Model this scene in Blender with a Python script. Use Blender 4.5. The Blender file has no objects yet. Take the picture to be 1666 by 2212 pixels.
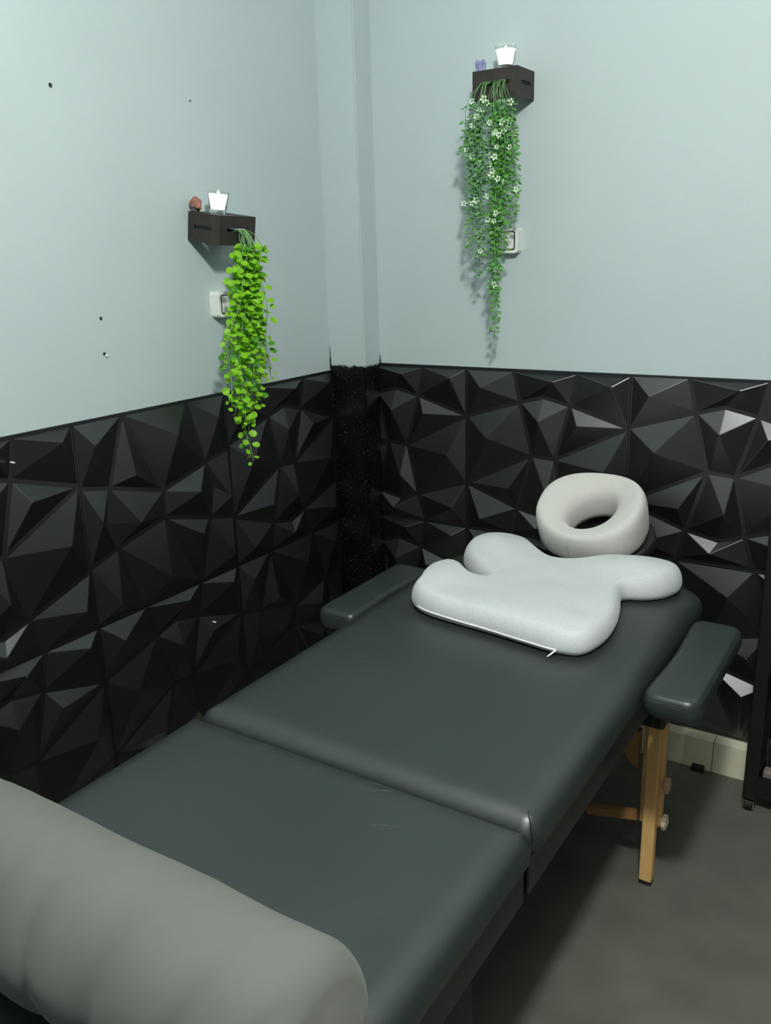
import bpy, bmesh, math, random
from mathutils import Vector, Matrix, noise
from mathutils.geometry import delaunay_2d_cdt
PI = math.pi
S = bpy.context.scene
COL = S.collection

# ---------------------------------------------------------------- camera
CX, CY, CZ, YAW, PITCH, ROLL, FPX = 1.6512, -2.3135, 1.4195, 2.1506, 0.2861, -0.0305, 1854.2
def make_camera():
    f = Vector((math.cos(PITCH)*math.cos(YAW), math.cos(PITCH)*math.sin(YAW), -math.sin(PITCH)))
    r = Vector((math.sin(YAW), -math.cos(YAW), 0)); u = r.cross(f)
    r2 = r*math.cos(ROLL)+u*math.sin(ROLL); u2 = -r*math.sin(ROLL)+u*math.cos(ROLL)
    cd = bpy.data.cameras.new('camera'); co = bpy.data.objects.new('camera', cd); COL.objects.link(co)
    co.matrix_world = Matrix(((r2.x, u2.x, -f.x, CX), (r2.y, u2.y, -f.y, CY), (r2.z, u2.z, -f.z, CZ), (0, 0, 0, 1)))
    cd.sensor_fit = 'HORIZONTAL'; cd.sensor_width = 36.0; cd.lens = 36.0*FPX/1666.0
    cd.clip_start = 0.02; cd.clip_end = 50
    S.camera = co
make_camera()

# ---------------------------------------------------------------- world, exposure, lamp values
W = bpy.data.worlds.new('world'); S.world = W; W.use_nodes = True
W.node_tree.nodes['Background'].inputs[0].default_value = (0.9, 0.95, 1.0, 1)
W.node_tree.nodes['Background'].inputs[1].default_value = 0.05
S.view_settings.view_transform = 'Standard'; S.view_settings.look = 'None'
S.view_settings.gamma = 1.0; S.view_settings.use_curve_mapping = False
S.view_settings.exposure = 0.0
LAMP_POS = (1.60, -1.92, 2.38); LAMP_R = 0.08; LAMP_WATT = 136.0; LAMP_COL = (0.97, 1.0, 0.95)
CEIL_Z = 2.72; ROOM_X = 3.7; ROOM_Y = -4.0

# ---------------------------------------------------------------- helpers
def mat(name, col, rough=0.6, spec=0.5, var=0.0, vscale=8.0, bump=0.0, bscale=200.0, metallic=0.0, sheen=0.0,
        trans=0.0, bdist=0.002, rvar=0.0, coat=0.0, col2=None, sss=0.0):
    m = bpy.data.materials.new(name); m.use_nodes = True
    nt = m.node_tree; b = nt.nodes['Principled BSDF']
    b.inputs['Base Color'].default_value = (*col, 1); b.inputs['Roughness'].default_value = rough
    b.inputs['Specular IOR Level'].default_value = spec; b.inputs['Metallic'].default_value = metallic
    b.inputs['Sheen Weight'].default_value = sheen; b.inputs['Transmission Weight'].default_value = trans
    b.inputs['Coat Weight'].default_value = coat
    tc = nt.nodes.new('ShaderNodeTexCoord')
    if var > 0 or col2:
        n = nt.nodes.new('ShaderNodeTexNoise'); n.inputs['Scale'].default_value = vscale; n.inputs['Detail'].default_value = 6
        nt.links.new(tc.outputs['Object'], n.inputs['Vector'])
        mx = nt.nodes.new('ShaderNodeMix'); mx.data_type = 'RGBA'
        c2 = col2 if col2 else tuple(c*(1+var) for c in col)
        c1 = col if col2 else tuple(c*(1-var) for c in col)
        mr = nt.nodes.new('ShaderNodeMapRange'); mr.inputs[1].default_value = 0.3; mr.inputs[2].default_value = 0.7
        nt.links.new(n.outputs['Fac'], mr.inputs[0]); nt.links.new(mr.outputs[0], mx.inputs[0])
        mx.inputs[6].default_value = (*c1, 1); mx.inputs[7].default_value = (*c2, 1)
        nt.links.new(mx.outputs[2], b.inputs['Base Color'])
        if rvar > 0:
            rr = nt.nodes.new('ShaderNodeMapRange'); rr.inputs[1].default_value = 0.3; rr.inputs[2].default_value = 0.7
            rr.inputs[3].default_value = rough-rvar; rr.inputs[4].default_value = rough+rvar
            nt.links.new(n.outputs['Fac'], rr.inputs[0]); nt.links.new(rr.outputs[0], b.inputs['Roughness'])
    if bump > 0:
        n2 = nt.nodes.new('ShaderNodeTexNoise'); n2.inputs['Scale'].default_value = bscale; n2.inputs['Detail'].default_value = 4
        nt.links.new(tc.outputs['Object'], n2.inputs['Vector'])
        bp = nt.nodes.new('ShaderNodeBump'); bp.inputs['Strength'].default_value = bump; bp.inputs['Distance'].default_value = bdist
        nt.links.new(n2.outputs['Fac'], bp.inputs['Height']); nt.links.new(bp.outputs['Normal'], b.inputs['Normal'])
    return m

def emat(name, col, strength, base=(0.8, 0.8, 0.8)):
    m = mat(name, base, 0.4); b = m.node_tree.nodes['Principled BSDF']
    b.inputs['Emission Color'].default_value = (*col, 1); b.inputs['Emission Strength'].default_value = strength
    return m

def link(o, parent=None):
    COL.objects.link(o)
    if parent is not None: o.parent = parent
    return o
def obj(name, bm, m, parent=None, smooth=False, loc=(0, 0, 0)):
    me = bpy.data.meshes.new(name)
    bmesh.ops.recalc_face_normals(bm, faces=bm.faces)
    bm.to_mesh(me); bm.free()
    for mm in (m if isinstance(m, (list, tuple)) else [m]): me.materials.append(mm)
    if smooth:
        me.polygons.foreach_set('use_smooth', [True]*len(me.polygons))
        if smooth == 'auto': me.set_sharp_from_angle(angle=math.radians(35))
    o = bpy.data.objects.new(name, me); o.location = loc
    return link(o, parent)
def tag(o, label=None, cat=None, group=None, kind=None):
    if label: o['label'] = label
    if cat: o['category'] = cat
    if group: o['group'] = group
    if kind: o['kind'] = kind
    return o
def thing(name, loc, label, cat, group=None):
    o = bpy.data.objects.new(name, None); o.location = loc; o.empty_display_size = 0.05
    link(o); return tag(o, label, cat, group)
def box(bm, x0, x1, y0, y1, z0, z1, bev=0.0):
    n0 = len(bm.verts)
    vs = [bm.verts.new((x, y, z)) for x in (x0, x1) for y in (y0, y1) for z in (z0, z1)]
    for f in ((0, 1, 3, 2), (4, 6, 7, 5), (0, 4, 5, 1), (2, 3, 7, 6), (0, 2, 6, 4), (1, 5, 7, 3)):
        bm.faces.new([vs[i] for i in f])
    if bev > 0:
        es = list({e for v in vs for e in v.link_edges})
        bmesh.ops.bevel(bm, geom=es, offset=bev, segments=2, affect='EDGES', profile=0.5)
    return bm
def nb(): return bmesh.new()
def bx(*a, **k): return box(nb(), *a, **k)
def tube(bm, pts, r, seg=8, caps=True):
    pts = [Vector(p) for p in pts]; rings = []
    for i, p in enumerate(pts):
        d = (pts[min(i+1, len(pts)-1)]-pts[max(i-1, 0)]).normalized()
        a = d.orthogonal().normalized() if i == 0 else (pa - d*pa.dot(d)).normalized()
        pa = a; b = d.cross(a); rr = r[i] if isinstance(r, (list, tuple)) else r
        rings.append([bm.verts.new(p+(a*math.cos(2*PI*k/seg)+b*math.sin(2*PI*k/seg))*rr) for k in range(seg)])
    for i in range(len(rings)-1):
        for k in range(seg):
            bm.faces.new((rings[i][k], rings[i][(k+1) % seg], rings[i+1][(k+1) % seg], rings[i+1][k]))
    if caps:
        bm.faces.new(rings[0][::-1]); bm.faces.new(rings[-1])
    return bm
def lathe(bm, prof, seg=24, c=(0, 0, 0), axis='z'):
    rings = []
    def P(r, h, a):
        x, y = r*math.cos(a), r*math.sin(a)
        if axis == 'z': return (c[0]+x, c[1]+y, c[2]+h)
        if axis == 'x': return (c[0]+h, c[1]+x, c[2]+y)
        return (c[0]+x, c[1]+h, c[2]+y)
    for r, h in prof:
        if r < 1e-6: rings.append([bm.verts.new(P(0, h, 0))])
        else: rings.append([bm.verts.new(P(r, h, 2*PI*k/seg)) for k in range(seg)])
    for i in range(len(rings)-1):
        A, B = rings[i], rings[i+1]
        for k in range(seg):
            k2 = (k+1) % seg
            if len(A) == 1 and len(B) == 1: continue
            if len(A) == 1: bm.faces.new((A[0], B[k], B[k2]))
            elif len(B) == 1: bm.faces.new((A[k], A[k2], B[0]))
            else: bm.faces.new((A[k], A[k2], B[k2], B[k]))
    return bm
def catmull(P, n=10, closed=True):
    out = []; N = len(P)
    rng = range(N) if closed else range(N-1)
    for i in rng:
        g = lambda j: Vector(P[j % N]) if closed else Vector(P[max(0, min(N-1, j))])
        p0, p1, p2, p3 = g(i-1), g(i), g(i+1), g(i+2)
        for k in range(n):
            t = k/n
            out.append(0.5*((2*p1)+(-p0+p2)*t+(2*p0-5*p1+4*p2-p3)*t*t+(-p0+3*p1-3*p2+p3)*t**3))
    if not closed: out.append(Vector(P[-1]))
    return out
def resample(P, step):
    L = [0]; N = len(P)
    for i in range(N): L.append(L[-1]+(P[(i+1) % N]-P[i]).length)
    n = max(8, int(L[-1]/step)); out = []; j = 0
    for k in range(n):
        t = L[-1]*k/n
        while L[j+1] < t: j += 1
        f = (t-L[j])/max(1e-9, L[j+1]-L[j]); out.append(P[j].lerp(P[(j+1) % N], f))
    return out
def inside(p, P):
    c = False; N = len(P); j = N-1
    for i in range(N):
        a, b = P[i], P[j]
        if (a[1] > p[1]) != (b[1] > p[1]) and p[0] < (b[0]-a[0])*(p[1]-a[1])/(b[1]-a[1])+a[0]: c = not c
        j = i
    return c
def dist(p, P):
    best = 1e9; N = len(P)
    for i in range(N):
        a = P[i]; b = P[(i+1) % N]; ab = b-a; t = max(0, min(1, (p-a).dot(ab)/max(1e-12, ab.length_squared)))
        d = (p-(a+ab*t)).length_squared
        if d < best: best = d
    return math.sqrt(best)
def cushion(bm, outline, z0, H, r_top, r_bot=0.015, zm=0.45, step=0.012, grid=0.016, hf=None, n_in=6, amp=0.0):
    """closed upholstered shape: plan outline, rounded over to a top of height H (or hf(x,y)*H), slightly rounded under"""
    O = resample([Vector((p[0], p[1])) for p in outline], step); N = len(O)
    area = sum(O[i].x*O[(i+1) % N].y-O[(i+1) % N].x*O[i].y for i in range(N))
    if area < 0: O = O[::-1]
    nor = []
    for i in range(N):
        t = (O[(i+1) % N]-O[i-1]).normalized(); nor.append(Vector((-t.y, t.x)))
    pts = list(O); ds = [0.0]*N
    for k in range(1, n_in+1):
        d = r_top*(1-math.cos(PI/2*k/n_in)) if k < n_in else r_top
        for i in range(0, N):
            q = O[i]+nor[i]*d
            if inside(q, O) and dist(q, O) > d*0.93: pts.append(q); ds.append(d)
    xs = [p.x for p in O]; ys = [p.y for p in O]
    x = min(xs)
    j = 0
    while x < max(xs):
        y = min(ys) + (grid*0.5 if j % 2 else 0)
        while y < max(ys):
            q = Vector((x, y))
            if inside(q, O):
                d = dist(q, O)
                if d > r_top*1.08: pts.append(q); ds.append(d)
            y += grid
        x += grid*0.9; j += 1
    res = delaunay_2d_cdt([Vector(p) for p in pts], [(i, (i+1) % N) for i in range(N)], [], 1, 1e-6)
    vs, fs, orig = res[0], res[2], res[3]
    top = []; bot = []
    for i, v in enumerate(vs):
        d = ds[orig[i][0]] if orig[i] else dist(v, O)
        h = H*(hf(v.x, v.y) if hf else 1.0)
        m = zm*min(h, H)
        t = min(1, d/r_top); s = math.sqrt(max(0, 1-(1-t)**2))
        zt = m+(h-m)*s
        if amp: zt += amp*s*noise.noise(Vector((v.x*14, v.y*14, z0*7)))
        t2 = min(1, d/r_bot); s2 = math.sqrt(max(0, 1-(1-t2)**2))
        edge = (orig[i] and orig[i][0] < N)
        a = bm.verts.new((v.x, v.y, z0+zt)); top.append(a)
        bot.append(a if edge else bm.verts.new((v.x, v.y, z0+m-m*s2)))
    for f in fs:
        if len(f) < 3: continue
        try: bm.faces.new([top[i] for i in f])
        except ValueError: pass
        try: bm.faces.new([bot[i] for i in reversed(f)])
        except ValueError: pass
    return bm
def rrect(x0, x1, y0, y1, r, n=6):
    r = r if isinstance(r, (list, tuple)) else (r,)*4
    P = []
    for (cx, cy, a0, rr) in ((x1-r[0], y0+r[0], -PI/2, r[0]), (x1-r[1], y1-r[1], 0, r[1]), (x0+r[2], y1-r[2], PI/2, r[2]), (x0+r[3], y0+r[3], PI, r[3])):
        for k in range(n+1):
            a = a0+PI/2*k/n; P.append((cx+rr*math.cos(a), cy+rr*math.sin(a)))
    return P

# ---------------------------------------------------------------- materials
M_wall = mat('wall_paint', (0.475, 0.555, 0.568), 0.62, 0.35, var=0.02, vscale=2.5, bump=0.25, bscale=140, bdist=0.0012)
M_dark = mat('dark_far_wall', (0.06, 0.062, 0.062), 0.7, 0.3)
M_dado = mat('black_dado', (0.006, 0.006, 0.006), 0.5, 0.4)
M_ceil = mat('ceiling_paint', (0.55, 0.57, 0.56), 0.8, 0.3)
M_floor = mat('floor_vinyl', (0.122, 0.119, 0.100), 0.6, 0.35, var=0.13, vscale=9, bump=0.12, bscale=60, rvar=0.05)
M_panel = mat('black_panel_gloss', (0.0025, 0.0025, 0.003), 0.37, 0.5, bump=0.02, bscale=300, bdist=0.0005)
M_panel.node_tree.nodes['Principled BSDF'].inputs['IOR'].default_value = 1.9
M_base = mat('cream_tile', (0.86, 0.83, 0.63), 0.3, 0.5, var=0.03, vscale=6)
M_grout = mat('grout', (0.35, 0.33, 0.25), 0.8)
M_vinyl = mat('black_green_vinyl', (0.016, 0.023, 0.022), 0.42, 0.5, var=0.10, vscale=5, bump=0.18, bscale=420, bdist=0.0006, rvar=0.05)
M_vinyl.node_tree.nodes['Principled BSDF'].inputs['IOR'].default_value = 1.75
M_vinyl_k = mat('black_vinyl', (0.012, 0.014, 0.014), 0.36, 0.5, bump=0.25, bscale=300, bdist=0.0008)
M_arm = mat('arm_vinyl', (0.024, 0.033, 0.032), 0.36, 0.5, bump=0.25, bscale=260, bdist=0.0008)
M_pillow = mat('grey_knit', (0.57, 0.585, 0.60), 0.9, 0.2, var=0.06, vscale=260, bump=0.35, bscale=600, bdist=0.0008, sheen=0.15)
M_donut = mat('warm_grey_knit', (0.59, 0.575, 0.545), 0.9, 0.2, var=0.05, vscale=260, bump=0.35, bscale=600, bdist=0.0008, sheen=0.15)
M_zip = mat('white_zip', (0.85, 0.85, 0.85), 0.5)
M_cloth = mat('grey_cover', (0.115, 0.12, 0.108), 0.92, 0.15, var=0.04, vscale=12, bump=0.15, bscale=900, bdist=0.0004, sheen=0.1)
M_wood = mat('beech_wood', (0.86, 0.50, 0.18), 0.42, 0.4, bump=0.1, bscale=80, col2=(0.92, 0.58, 0.24), vscale=20)
M_wood_d = mat('brown_wood', (0.36, 0.18, 0.07), 0.45, 0.4, col2=(0.46, 0.25, 0.10), vscale=18)
M_knob = mat('ivory_plastic', (0.85, 0.70, 0.50), 0.45, 0.5)
M_knob_d = mat('brown_knob', (0.55, 0.38, 0.25), 0.5, 0.5)
M_metal = mat('steel', (0.6, 0.6, 0.6), 0.3, 0.5, metallic=1.0)
M_shelf = mat('dark_wood_stain', (0.030, 0.024, 0.021), 0.55, 0.4, var=0.25, vscale=40, bump=0.3, bscale=120, bdist=0.0006)
M_white = mat('white_plastic', (0.80, 0.80, 0.78), 0.35, 0.5)
M_gap = mat('dark_gap', (0.03, 0.03, 0.032), 0.6)
M_cartm = mat('black_cart_plastic', (0.010, 0.010, 0.010), 0.35, 0.5, bump=0.1, bscale=150)
M_rubber = mat('black_rubber', (0.015, 0.015, 0.015), 0.7)
M_chrome = mat('caster_steel', (0.55, 0.57, 0.56), 0.25, 0.5, metallic=1.0)

def leafmat(name, c1, c2, rough=0.45, trans=0.35):
    m = mat(name, c1, rough, 0.45, col2=c2, vscale=30)
    nt = m.node_tree; b = nt.nodes['Principled BSDF']; out = nt.nodes['Material Output']
    tr = nt.nodes.new('ShaderNodeBsdfTranslucent'); ms = nt.nodes.new('ShaderNodeMixShader')
    src = b.inputs['Base Color'].links[0].from_socket
    nt.links.new(src, tr.inputs['Color']); ms.inputs[0].default_value = trans
    nt.links.new(b.outputs[0], ms.inputs[1]); nt.links.new(tr.outputs[0], ms.inputs[2]); nt.links.new(ms.outputs[0], out.inputs['Surface'])
    return m
M_leafA = leafmat('lime_leaf', (0.19, 0.50, 0.012), (0.34, 0.68, 0.03))
M_leafA2 = leafmat('green_leaf', (0.07, 0.28, 0.02), (0.12, 0.38, 0.03))
M_stemA = mat('green_stem', (0.16, 0.33, 0.12), 0.5)
M_leafB = leafmat('fresh_leaf', (0.085, 0.30, 0.04), (0.15, 0.42, 0.07))
M_leafC = leafmat('pale_leaf', (0.15, 0.34, 0.15), (0.25, 0.45, 0.24))
M_flower = mat('white_blossom', (0.66, 0.80, 0.60), 0.6, var=0.1, vscale=50)

# ---------------------------------------------------------------- room shell
def struct(name, bm, m, parent=None, **k):
    o = obj(name, bm, m, parent, **k)
    if parent is None: o['kind'] = 'structure'
    return o
T = 0.08
floor = struct('floor', bx(-T, ROOM_X+T, ROOM_Y-T, T, -0.05, 0), M_floor)
struct('ceiling', bx(-T, ROOM_X+T, ROOM_Y-T, T, CEIL_Z, CEIL_Z+0.05), M_ceil)
wall_left = struct('wall_left', bx(-T, 0, ROOM_Y, 0, 0, CEIL_Z), M_wall)
wall_back = struct('wall_back', bx(-T, ROOM_X+T, 0, T, 0, CEIL_Z), M_wall)
struct('wall_right', bx(ROOM_X, ROOM_X+T, ROOM_Y, 0, 0, CEIL_Z), M_dark)
struct('wall_front', bx(-T, ROOM_X+T, ROOM_Y-T, ROOM_Y, 0, CEIL_Z), M_wall)
struct('trim_2', bx(ROOM_X-0.012, ROOM_X, ROOM_Y, 0, 0, 1.1), M_dado); struct('trim_3', bx(0.01, ROOM_X-0.0121, ROOM_Y, ROOM_Y+0.012, 0, 1.1), M_dado)

# pillar in the corner, painted black up to the height of the panelling
def pillar_mat():
    m = mat('pillar_paint', (0.475, 0.555, 0.568), 0.62, 0.35, bump=0.3, bscale=150, bdist=0.0015)
    nt = m.node_tree; b = nt.nodes['Principled BSDF']
    tc = nt.nodes.new('ShaderNodeTexCoord'); sp = nt.nodes.new('ShaderNodeSeparateXYZ')
    nt.links.new(tc.outputs['Object'], sp.inputs[0])
    n = nt.nodes.new('ShaderNodeTexNoise'); n.inputs['Scale'].default_value = 60; nt.links.new(tc.outputs['Object'], n.inputs['Vector'])
    ma = nt.nodes.new('ShaderNodeMath'); ma.operation = 'MULTIPLY_ADD'; ma.inputs[1].default_value = 0.016
    nt.links.new(n.outputs['Fac'], ma.inputs[0]); nt.links.new(sp.outputs['Z'], ma.inputs[2])
    mr = nt.nodes.new('ShaderNodeMapRange'); mr.inputs[1].default_value = 1.106; mr.inputs[2].default_value = 1.112
    nt.links.new(ma.outputs[0], mr.inputs[0])
    mx = nt.nodes.new('ShaderNodeMix'); mx.data_type = 'RGBA'
    mx.inputs[6].default_value = (0.004, 0.004, 0.004, 1); mx.inputs[7].default_value = (0.475, 0.555, 0.568, 1)
    nt.links.new(mr.outputs[0], mx.inputs[0]); nt.links.new(mx.outputs[2], b.inputs['Base Color'])
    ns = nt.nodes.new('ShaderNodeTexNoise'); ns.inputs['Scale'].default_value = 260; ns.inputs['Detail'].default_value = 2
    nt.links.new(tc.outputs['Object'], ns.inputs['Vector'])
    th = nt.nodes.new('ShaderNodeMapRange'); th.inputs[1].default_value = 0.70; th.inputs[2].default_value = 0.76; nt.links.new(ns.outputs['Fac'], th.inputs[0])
    mk = nt.nodes.new('ShaderNodeMix'); mk.data_type = 'RGBA'; mk.inputs[6].default_value = (0.004, 0.004, 0.004, 1); mk.inputs[7].default_value = (0.30, 0.31, 0.31, 1)  # light grey specks: glints of the bumpy black paint, put into the colour
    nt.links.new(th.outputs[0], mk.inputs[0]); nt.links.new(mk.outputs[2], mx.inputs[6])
    mr2 = nt.nodes.new('ShaderNodeMapRange'); mr2.inputs[1].default_value = 1.106; mr2.inputs[2].default_value = 1.112
    mr2.inputs[3].default_value = 0.24; mr2.inputs[4].default_value = 0.62
    nt.links.new(ma.outputs[0], mr2.inputs[0]); nt.links.new(mr2.outputs[0], b.inputs['Roughness'])
    # rough plaster lumps under the black paint
    bp = [x for x in nt.nodes if x.type == 'BUMP'][0]; bp.inputs['Distance'].default_value = 0.003
    mr3 = nt.nodes.new('ShaderNodeMapRange'); mr3.inputs[1].default_value = 1.106; mr3.inputs[2].default_value = 1.112
    mr3.inputs[3].default_value = 0.8; mr3.inputs[4].default_value = 0.15
    nt.links.new(ma.outputs[0], mr3.inputs[0]); nt.links.new(mr3.outputs[0], bp.inputs['Strength'])
    return m
PX, PY = 0.133, 0.087
def pillar():
    bm = nb(); box(bm, 0, PX, -PY, 0, 0, CEIL_Z)
    es = [e for e in bm.edges if abs(e.verts[0].co.z-e.verts[1].co.z) > 1 and e.verts[0].co.x > 0.1 and e.verts[0].co.y < -0.05]
    bmesh.ops.bevel(bm, geom=es, offset=0.004, segments=2, affect='EDGES')
    return bm
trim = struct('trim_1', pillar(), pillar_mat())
trim['label'] = 'square corner pillar painted blue-grey above and black below'
# dark smear of black paint where panelling, pillar and walls meet
def smear(name, pts, parent):
    bm = nb(); tube(bm, pts, [0.0006, 0.003, 0.002, 0.0008][:len(pts)], 6); return obj(name, bm, M_panel, parent, smooth=True)
smear('paint_smear', [(0.001, -PY-0.001, 1.16), (0.001, -PY-0.001, 1.12), (0.002, -PY-0.002, 1.09)], trim)
smear('paint_smear', [(PX+0.001, -0.001, 1.13), (PX+0.002, -0.002, 1.112), (PX+0.002, -0.002, 1.10)], trim)

# ---------------------------------------------------------------- faceted relief panels
ND = dict(TL=(0, 0), TR=(1, 0), BL=(0, 1), BR=(1, 1), N1=(.305, 0), N2=(.70, 0), R1=(1, .29), R2=(1, .71), L1=(0, .29), L2=(0, .71),
          B1=(.305, 1), B2=(.70, 1), N5=(.35, .185), N6=(.66, .185), N13=(.495, .147), N7=(.43, .497), N8=(.573, .507),
          N10=(.34, .831), N11=(.645, .825), N14=(.513, .866))
CELLS = [('TL N1 N5 L1', (.113, .105)), ('N1 N2 N6 N13 N5', (.565, .050)), ('N2 TR R1 N6', (.908, .060)),
         ('N5 N13 N6 N8 N7', (.484, .284)), ('N6 R1 N8', (.718, .290)), ('L1 N5 N7 L2', (.156, .408)),
         ('N8 R1 R2 N11', (.882, .540)), ('N7 N8 N11 N14 N10', (.540, .705)), ('L2 N7 N10', (.300, .703)),
         ('L2 N10 B1 BL', (.111, .920)), ('N10 N14 N11 B2 B1', (.482, .930)), ('N11 R2 BR B2', (.915, .876))]
def panel_bm():
    bm = nb(); A = 0.5; H = 0.027; g = 0.0052
    box(bm, -A/2+0.0007, A/2-0.0007, -A/2+0.0007, A/2-0.0007, 0.0, 0.003)
    for names, ap in CELLS:
        P = [Vector(((ND[n][0]-.5)*A, (.5-ND[n][1])*A)) for n in names.split()]
        N = len(P)
        ar = sum(P[i].x*P[(i+1) % N].y-P[(i+1) % N].x*P[i].y for i in range(N))
        if ar < 0: P = P[::-1]
        Q = []
        for i in range(N):
            d1 = (P[i]-P[i-1]).normalized(); d2 = (P[(i+1) % N]-P[i]).normalized()
            n1 = Vector((-d1.y, d1.x)); n2 = Vector((-d2.y, d2.x))
            k = g/max(0.25, 1+n1.dot(n2)); Q.append(P[i]+(n1+n2)*k)
        base = [bm.verts.new((q.x, q.y, 0.003)) for q in Q]
        c = bm.verts.new(((ap[0]-.5)*A, (.5-ap[1])*A, H))
        for i in range(N): bm.faces.new((base[i], base[(i+1) % N], c))
        
    ed = [e for e in bm.edges if not e.is_boundary and any(abs(v.co.z-H) < 1e-6 for v in e.verts)]
    bmesh.ops.bevel(bm, geom=ed, offset=0.0011, segments=1, affect='EDGES')
    return bm
def panel_mesh(cut=None):
    bm = panel_bm()
    if cut is not None:   # keep x > cut (local)
        geom = list(bm.verts)+list(bm.edges)+list(bm.faces)
        r = bmesh.ops.bisect_plane(bm, geom=geom, plane_co=(cut, 0, 0), plane_no=(1, 0, 0), clear_inner=True)
        ed = [e for e in bm.edges if e.is_boundary and all(abs(v.co.x-cut) < 1e-5 for v in e.verts)]
    me = bpy.data.meshes.new('wall_panel'); bm.to_mesh(me); bm.free(); me.materials.append(M_panel); return me
PM = panel_mesh(); PMC = panel_mesh(cut=-0.25+0.376*0.5)
MB = Matrix(((1, 0, 0), (0, 0, -1), (0, 1, 0)))      # back wall: local x->+x, y->+z, z->-y
ML = Matrix(((0, 0, 1), (1, 0, 0), (0, 1, 0)))       # left wall: local x->+y, y->+z, z->+x
rp = random.Random(4)
def put_panel(parent, me, M3, loc, rot=0, tilt=0.0):
    o = bpy.data.objects.new('wall_panel', me)
    o.matrix_world = Matrix.Translation(loc) @ (M3 @ Matrix.Rotation(-PI/2*rot+tilt, 3, 'Z')).to_4x4()
    link(o, parent)
XR = 0.445
for row in range(2):
    z = 0.85-0.5*row
    put_panel(wall_back, PMC, MB, (XR-0.25, -0.001, z))
    for k in range(5):
        dz = 0.003 if k >= 1 else 0.0
        rot = 1 if (row == 1 and k in (1, 4)) or (row == 0 and k == 3) else 0
        put_panel(wall_back, PM, MB, (XR+0.25+0.5*k, -0.001, z+dz*(1-row)-0.001), rot)
for row in range(2):
    z = 1.0816-0.25-0.5*row
    for k in range(6):
        rot = 1 if (row == 0 and k in (1, 4)) or (row == 1 and k in (0, 3)) else 0
        put_panel(wall_left, PM, ML, (0.001, -PY-0.25-0.5*k, z), rot)
obj('panel_backing', bx(PX, ROOM_X, -0.0009, 0, 0.0, 1.102), M_panel, wall_back)
obj('panel_backing', bx(0, 0.0009, ROOM_Y, -PY, 0.0, 1.084), M_panel, wall_left)
# thin black top bead of the panelling
obj('panel_edge', bx(PX, ROOM_X, -0.006, 0, 1.0995, 1.1035), M_panel, wall_back)
obj('panel_edge', bx(0, 0.006, ROOM_Y, -PY, 1.0810, 1.0850), M_panel, wall_left)

# skirting tiles: separate cream tiles with a joint
bb = struct('baseboard_back', bx(PX, ROOM_X, -0.010, 0, 0, 0.094), M_grout)
x = 1.244
edges = [PX] + [1.244-0.6] + [1.244] + [1.844, 2.444, ROOM_X]
for a, b in zip(edges[:-1], edges[1:]):
    o = obj('tile', bx(a+0.001, b-0.001, -0.050, -0.0101, 0.0, 0.0965, bev=0.0015), M_base, bb)
bl = struct('baseboard_left', bx(0, 0.010, ROOM_Y, -PY, 0, 0.078), M_grout)
for k in range(6):
    y1 = -PY-0.6*k; y0 = max(ROOM_Y, y1-0.6)
    obj('tile', bx(0.0101, 0.026, y0+0.001, y1-0.001, 0, 0.0786, bev=0.0015), M_base, bl)
# screw holes, plug and paint specks on the left wall
def hole(y, z, r, plug=False):
    bm = nb(); lathe(bm, [(0, 0.0002), (r*0.7, 0.0004), (r, 0.0012), (r*1.25, 0.0002)], 10, (0, y, z), 'x')
    o = obj('screw_hole', bm, M_gap, wall_left, smooth=True)
    if plug:
        bm = nb(); lathe(bm, [(r*0.9, 0.0), (r*0.9, 0.004), (0, 0.005)], 10, (0, y+0.004, z-0.004), 'x')
        p = obj('wall_plug', bm, M_white, wall_left, smooth=True); p['label'] = 'small white wall plug'
hole(-1.024, 1.790, 0.004); hole(-0.616, 1.809, 0.0022); hole(-0.966, 1.308, 0.0035); hole(-0.968, 1.227, 0.0036, True)
for y, z in ((-1.255, 1.03), (-0.715, 0.456)):
    bm = nb(); lathe(bm, [(0.0022, 0.0), (0.002, 0.012), (0, 0.0135)], 8, (0.012, y, z), 'x'); obj('paint_speck', bm, M_white, wall_left, smooth=True)

# ---------------------------------------------------------------- ceiling lamp (above the frame)
lp = thing('ceiling_lamp', LAMP_POS, 'round white globe lamp hanging from the ceiling', 'lamp')
bm = nb(); lathe(bm, [(0, LAMP_R*1.0+0.05), (0.035, LAMP_R+0.05), (0.04, LAMP_R-0.012), (0, LAMP_R-0.012)], 20); obj('lamp_holder', bm, M_white, lp, smooth='auto')
bm = nb(); tube(bm, [(0, 0, LAMP_R+0.05), (0, 0, CEIL_Z-LAMP_POS[2])], 0.004, 8); obj('cord', bm, M_white, lp)
bm = nb(); lathe(bm, [(0.05, CEIL_Z-LAMP_POS[2]-0.02), (0.05, CEIL_Z-LAMP_POS[2]), (0, CEIL_Z-LAMP_POS[2])], 20); lathe(bm, [(0, CEIL_Z-LAMP_POS[2]-0.02), (0.05, CEIL_Z-LAMP_POS[2]-0.02)], 20); obj('ceiling_rose', bm, M_white, lp)
bm = nb(); bmesh.ops.create_uvsphere(bm, u_segments=32, v_segments=16, radius=LAMP_R)
obj('globe', bm, emat('lamp_glow', LAMP_COL, LAMP_WATT/(4*PI*LAMP_R**2*PI)), lp, smooth=True)

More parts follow.
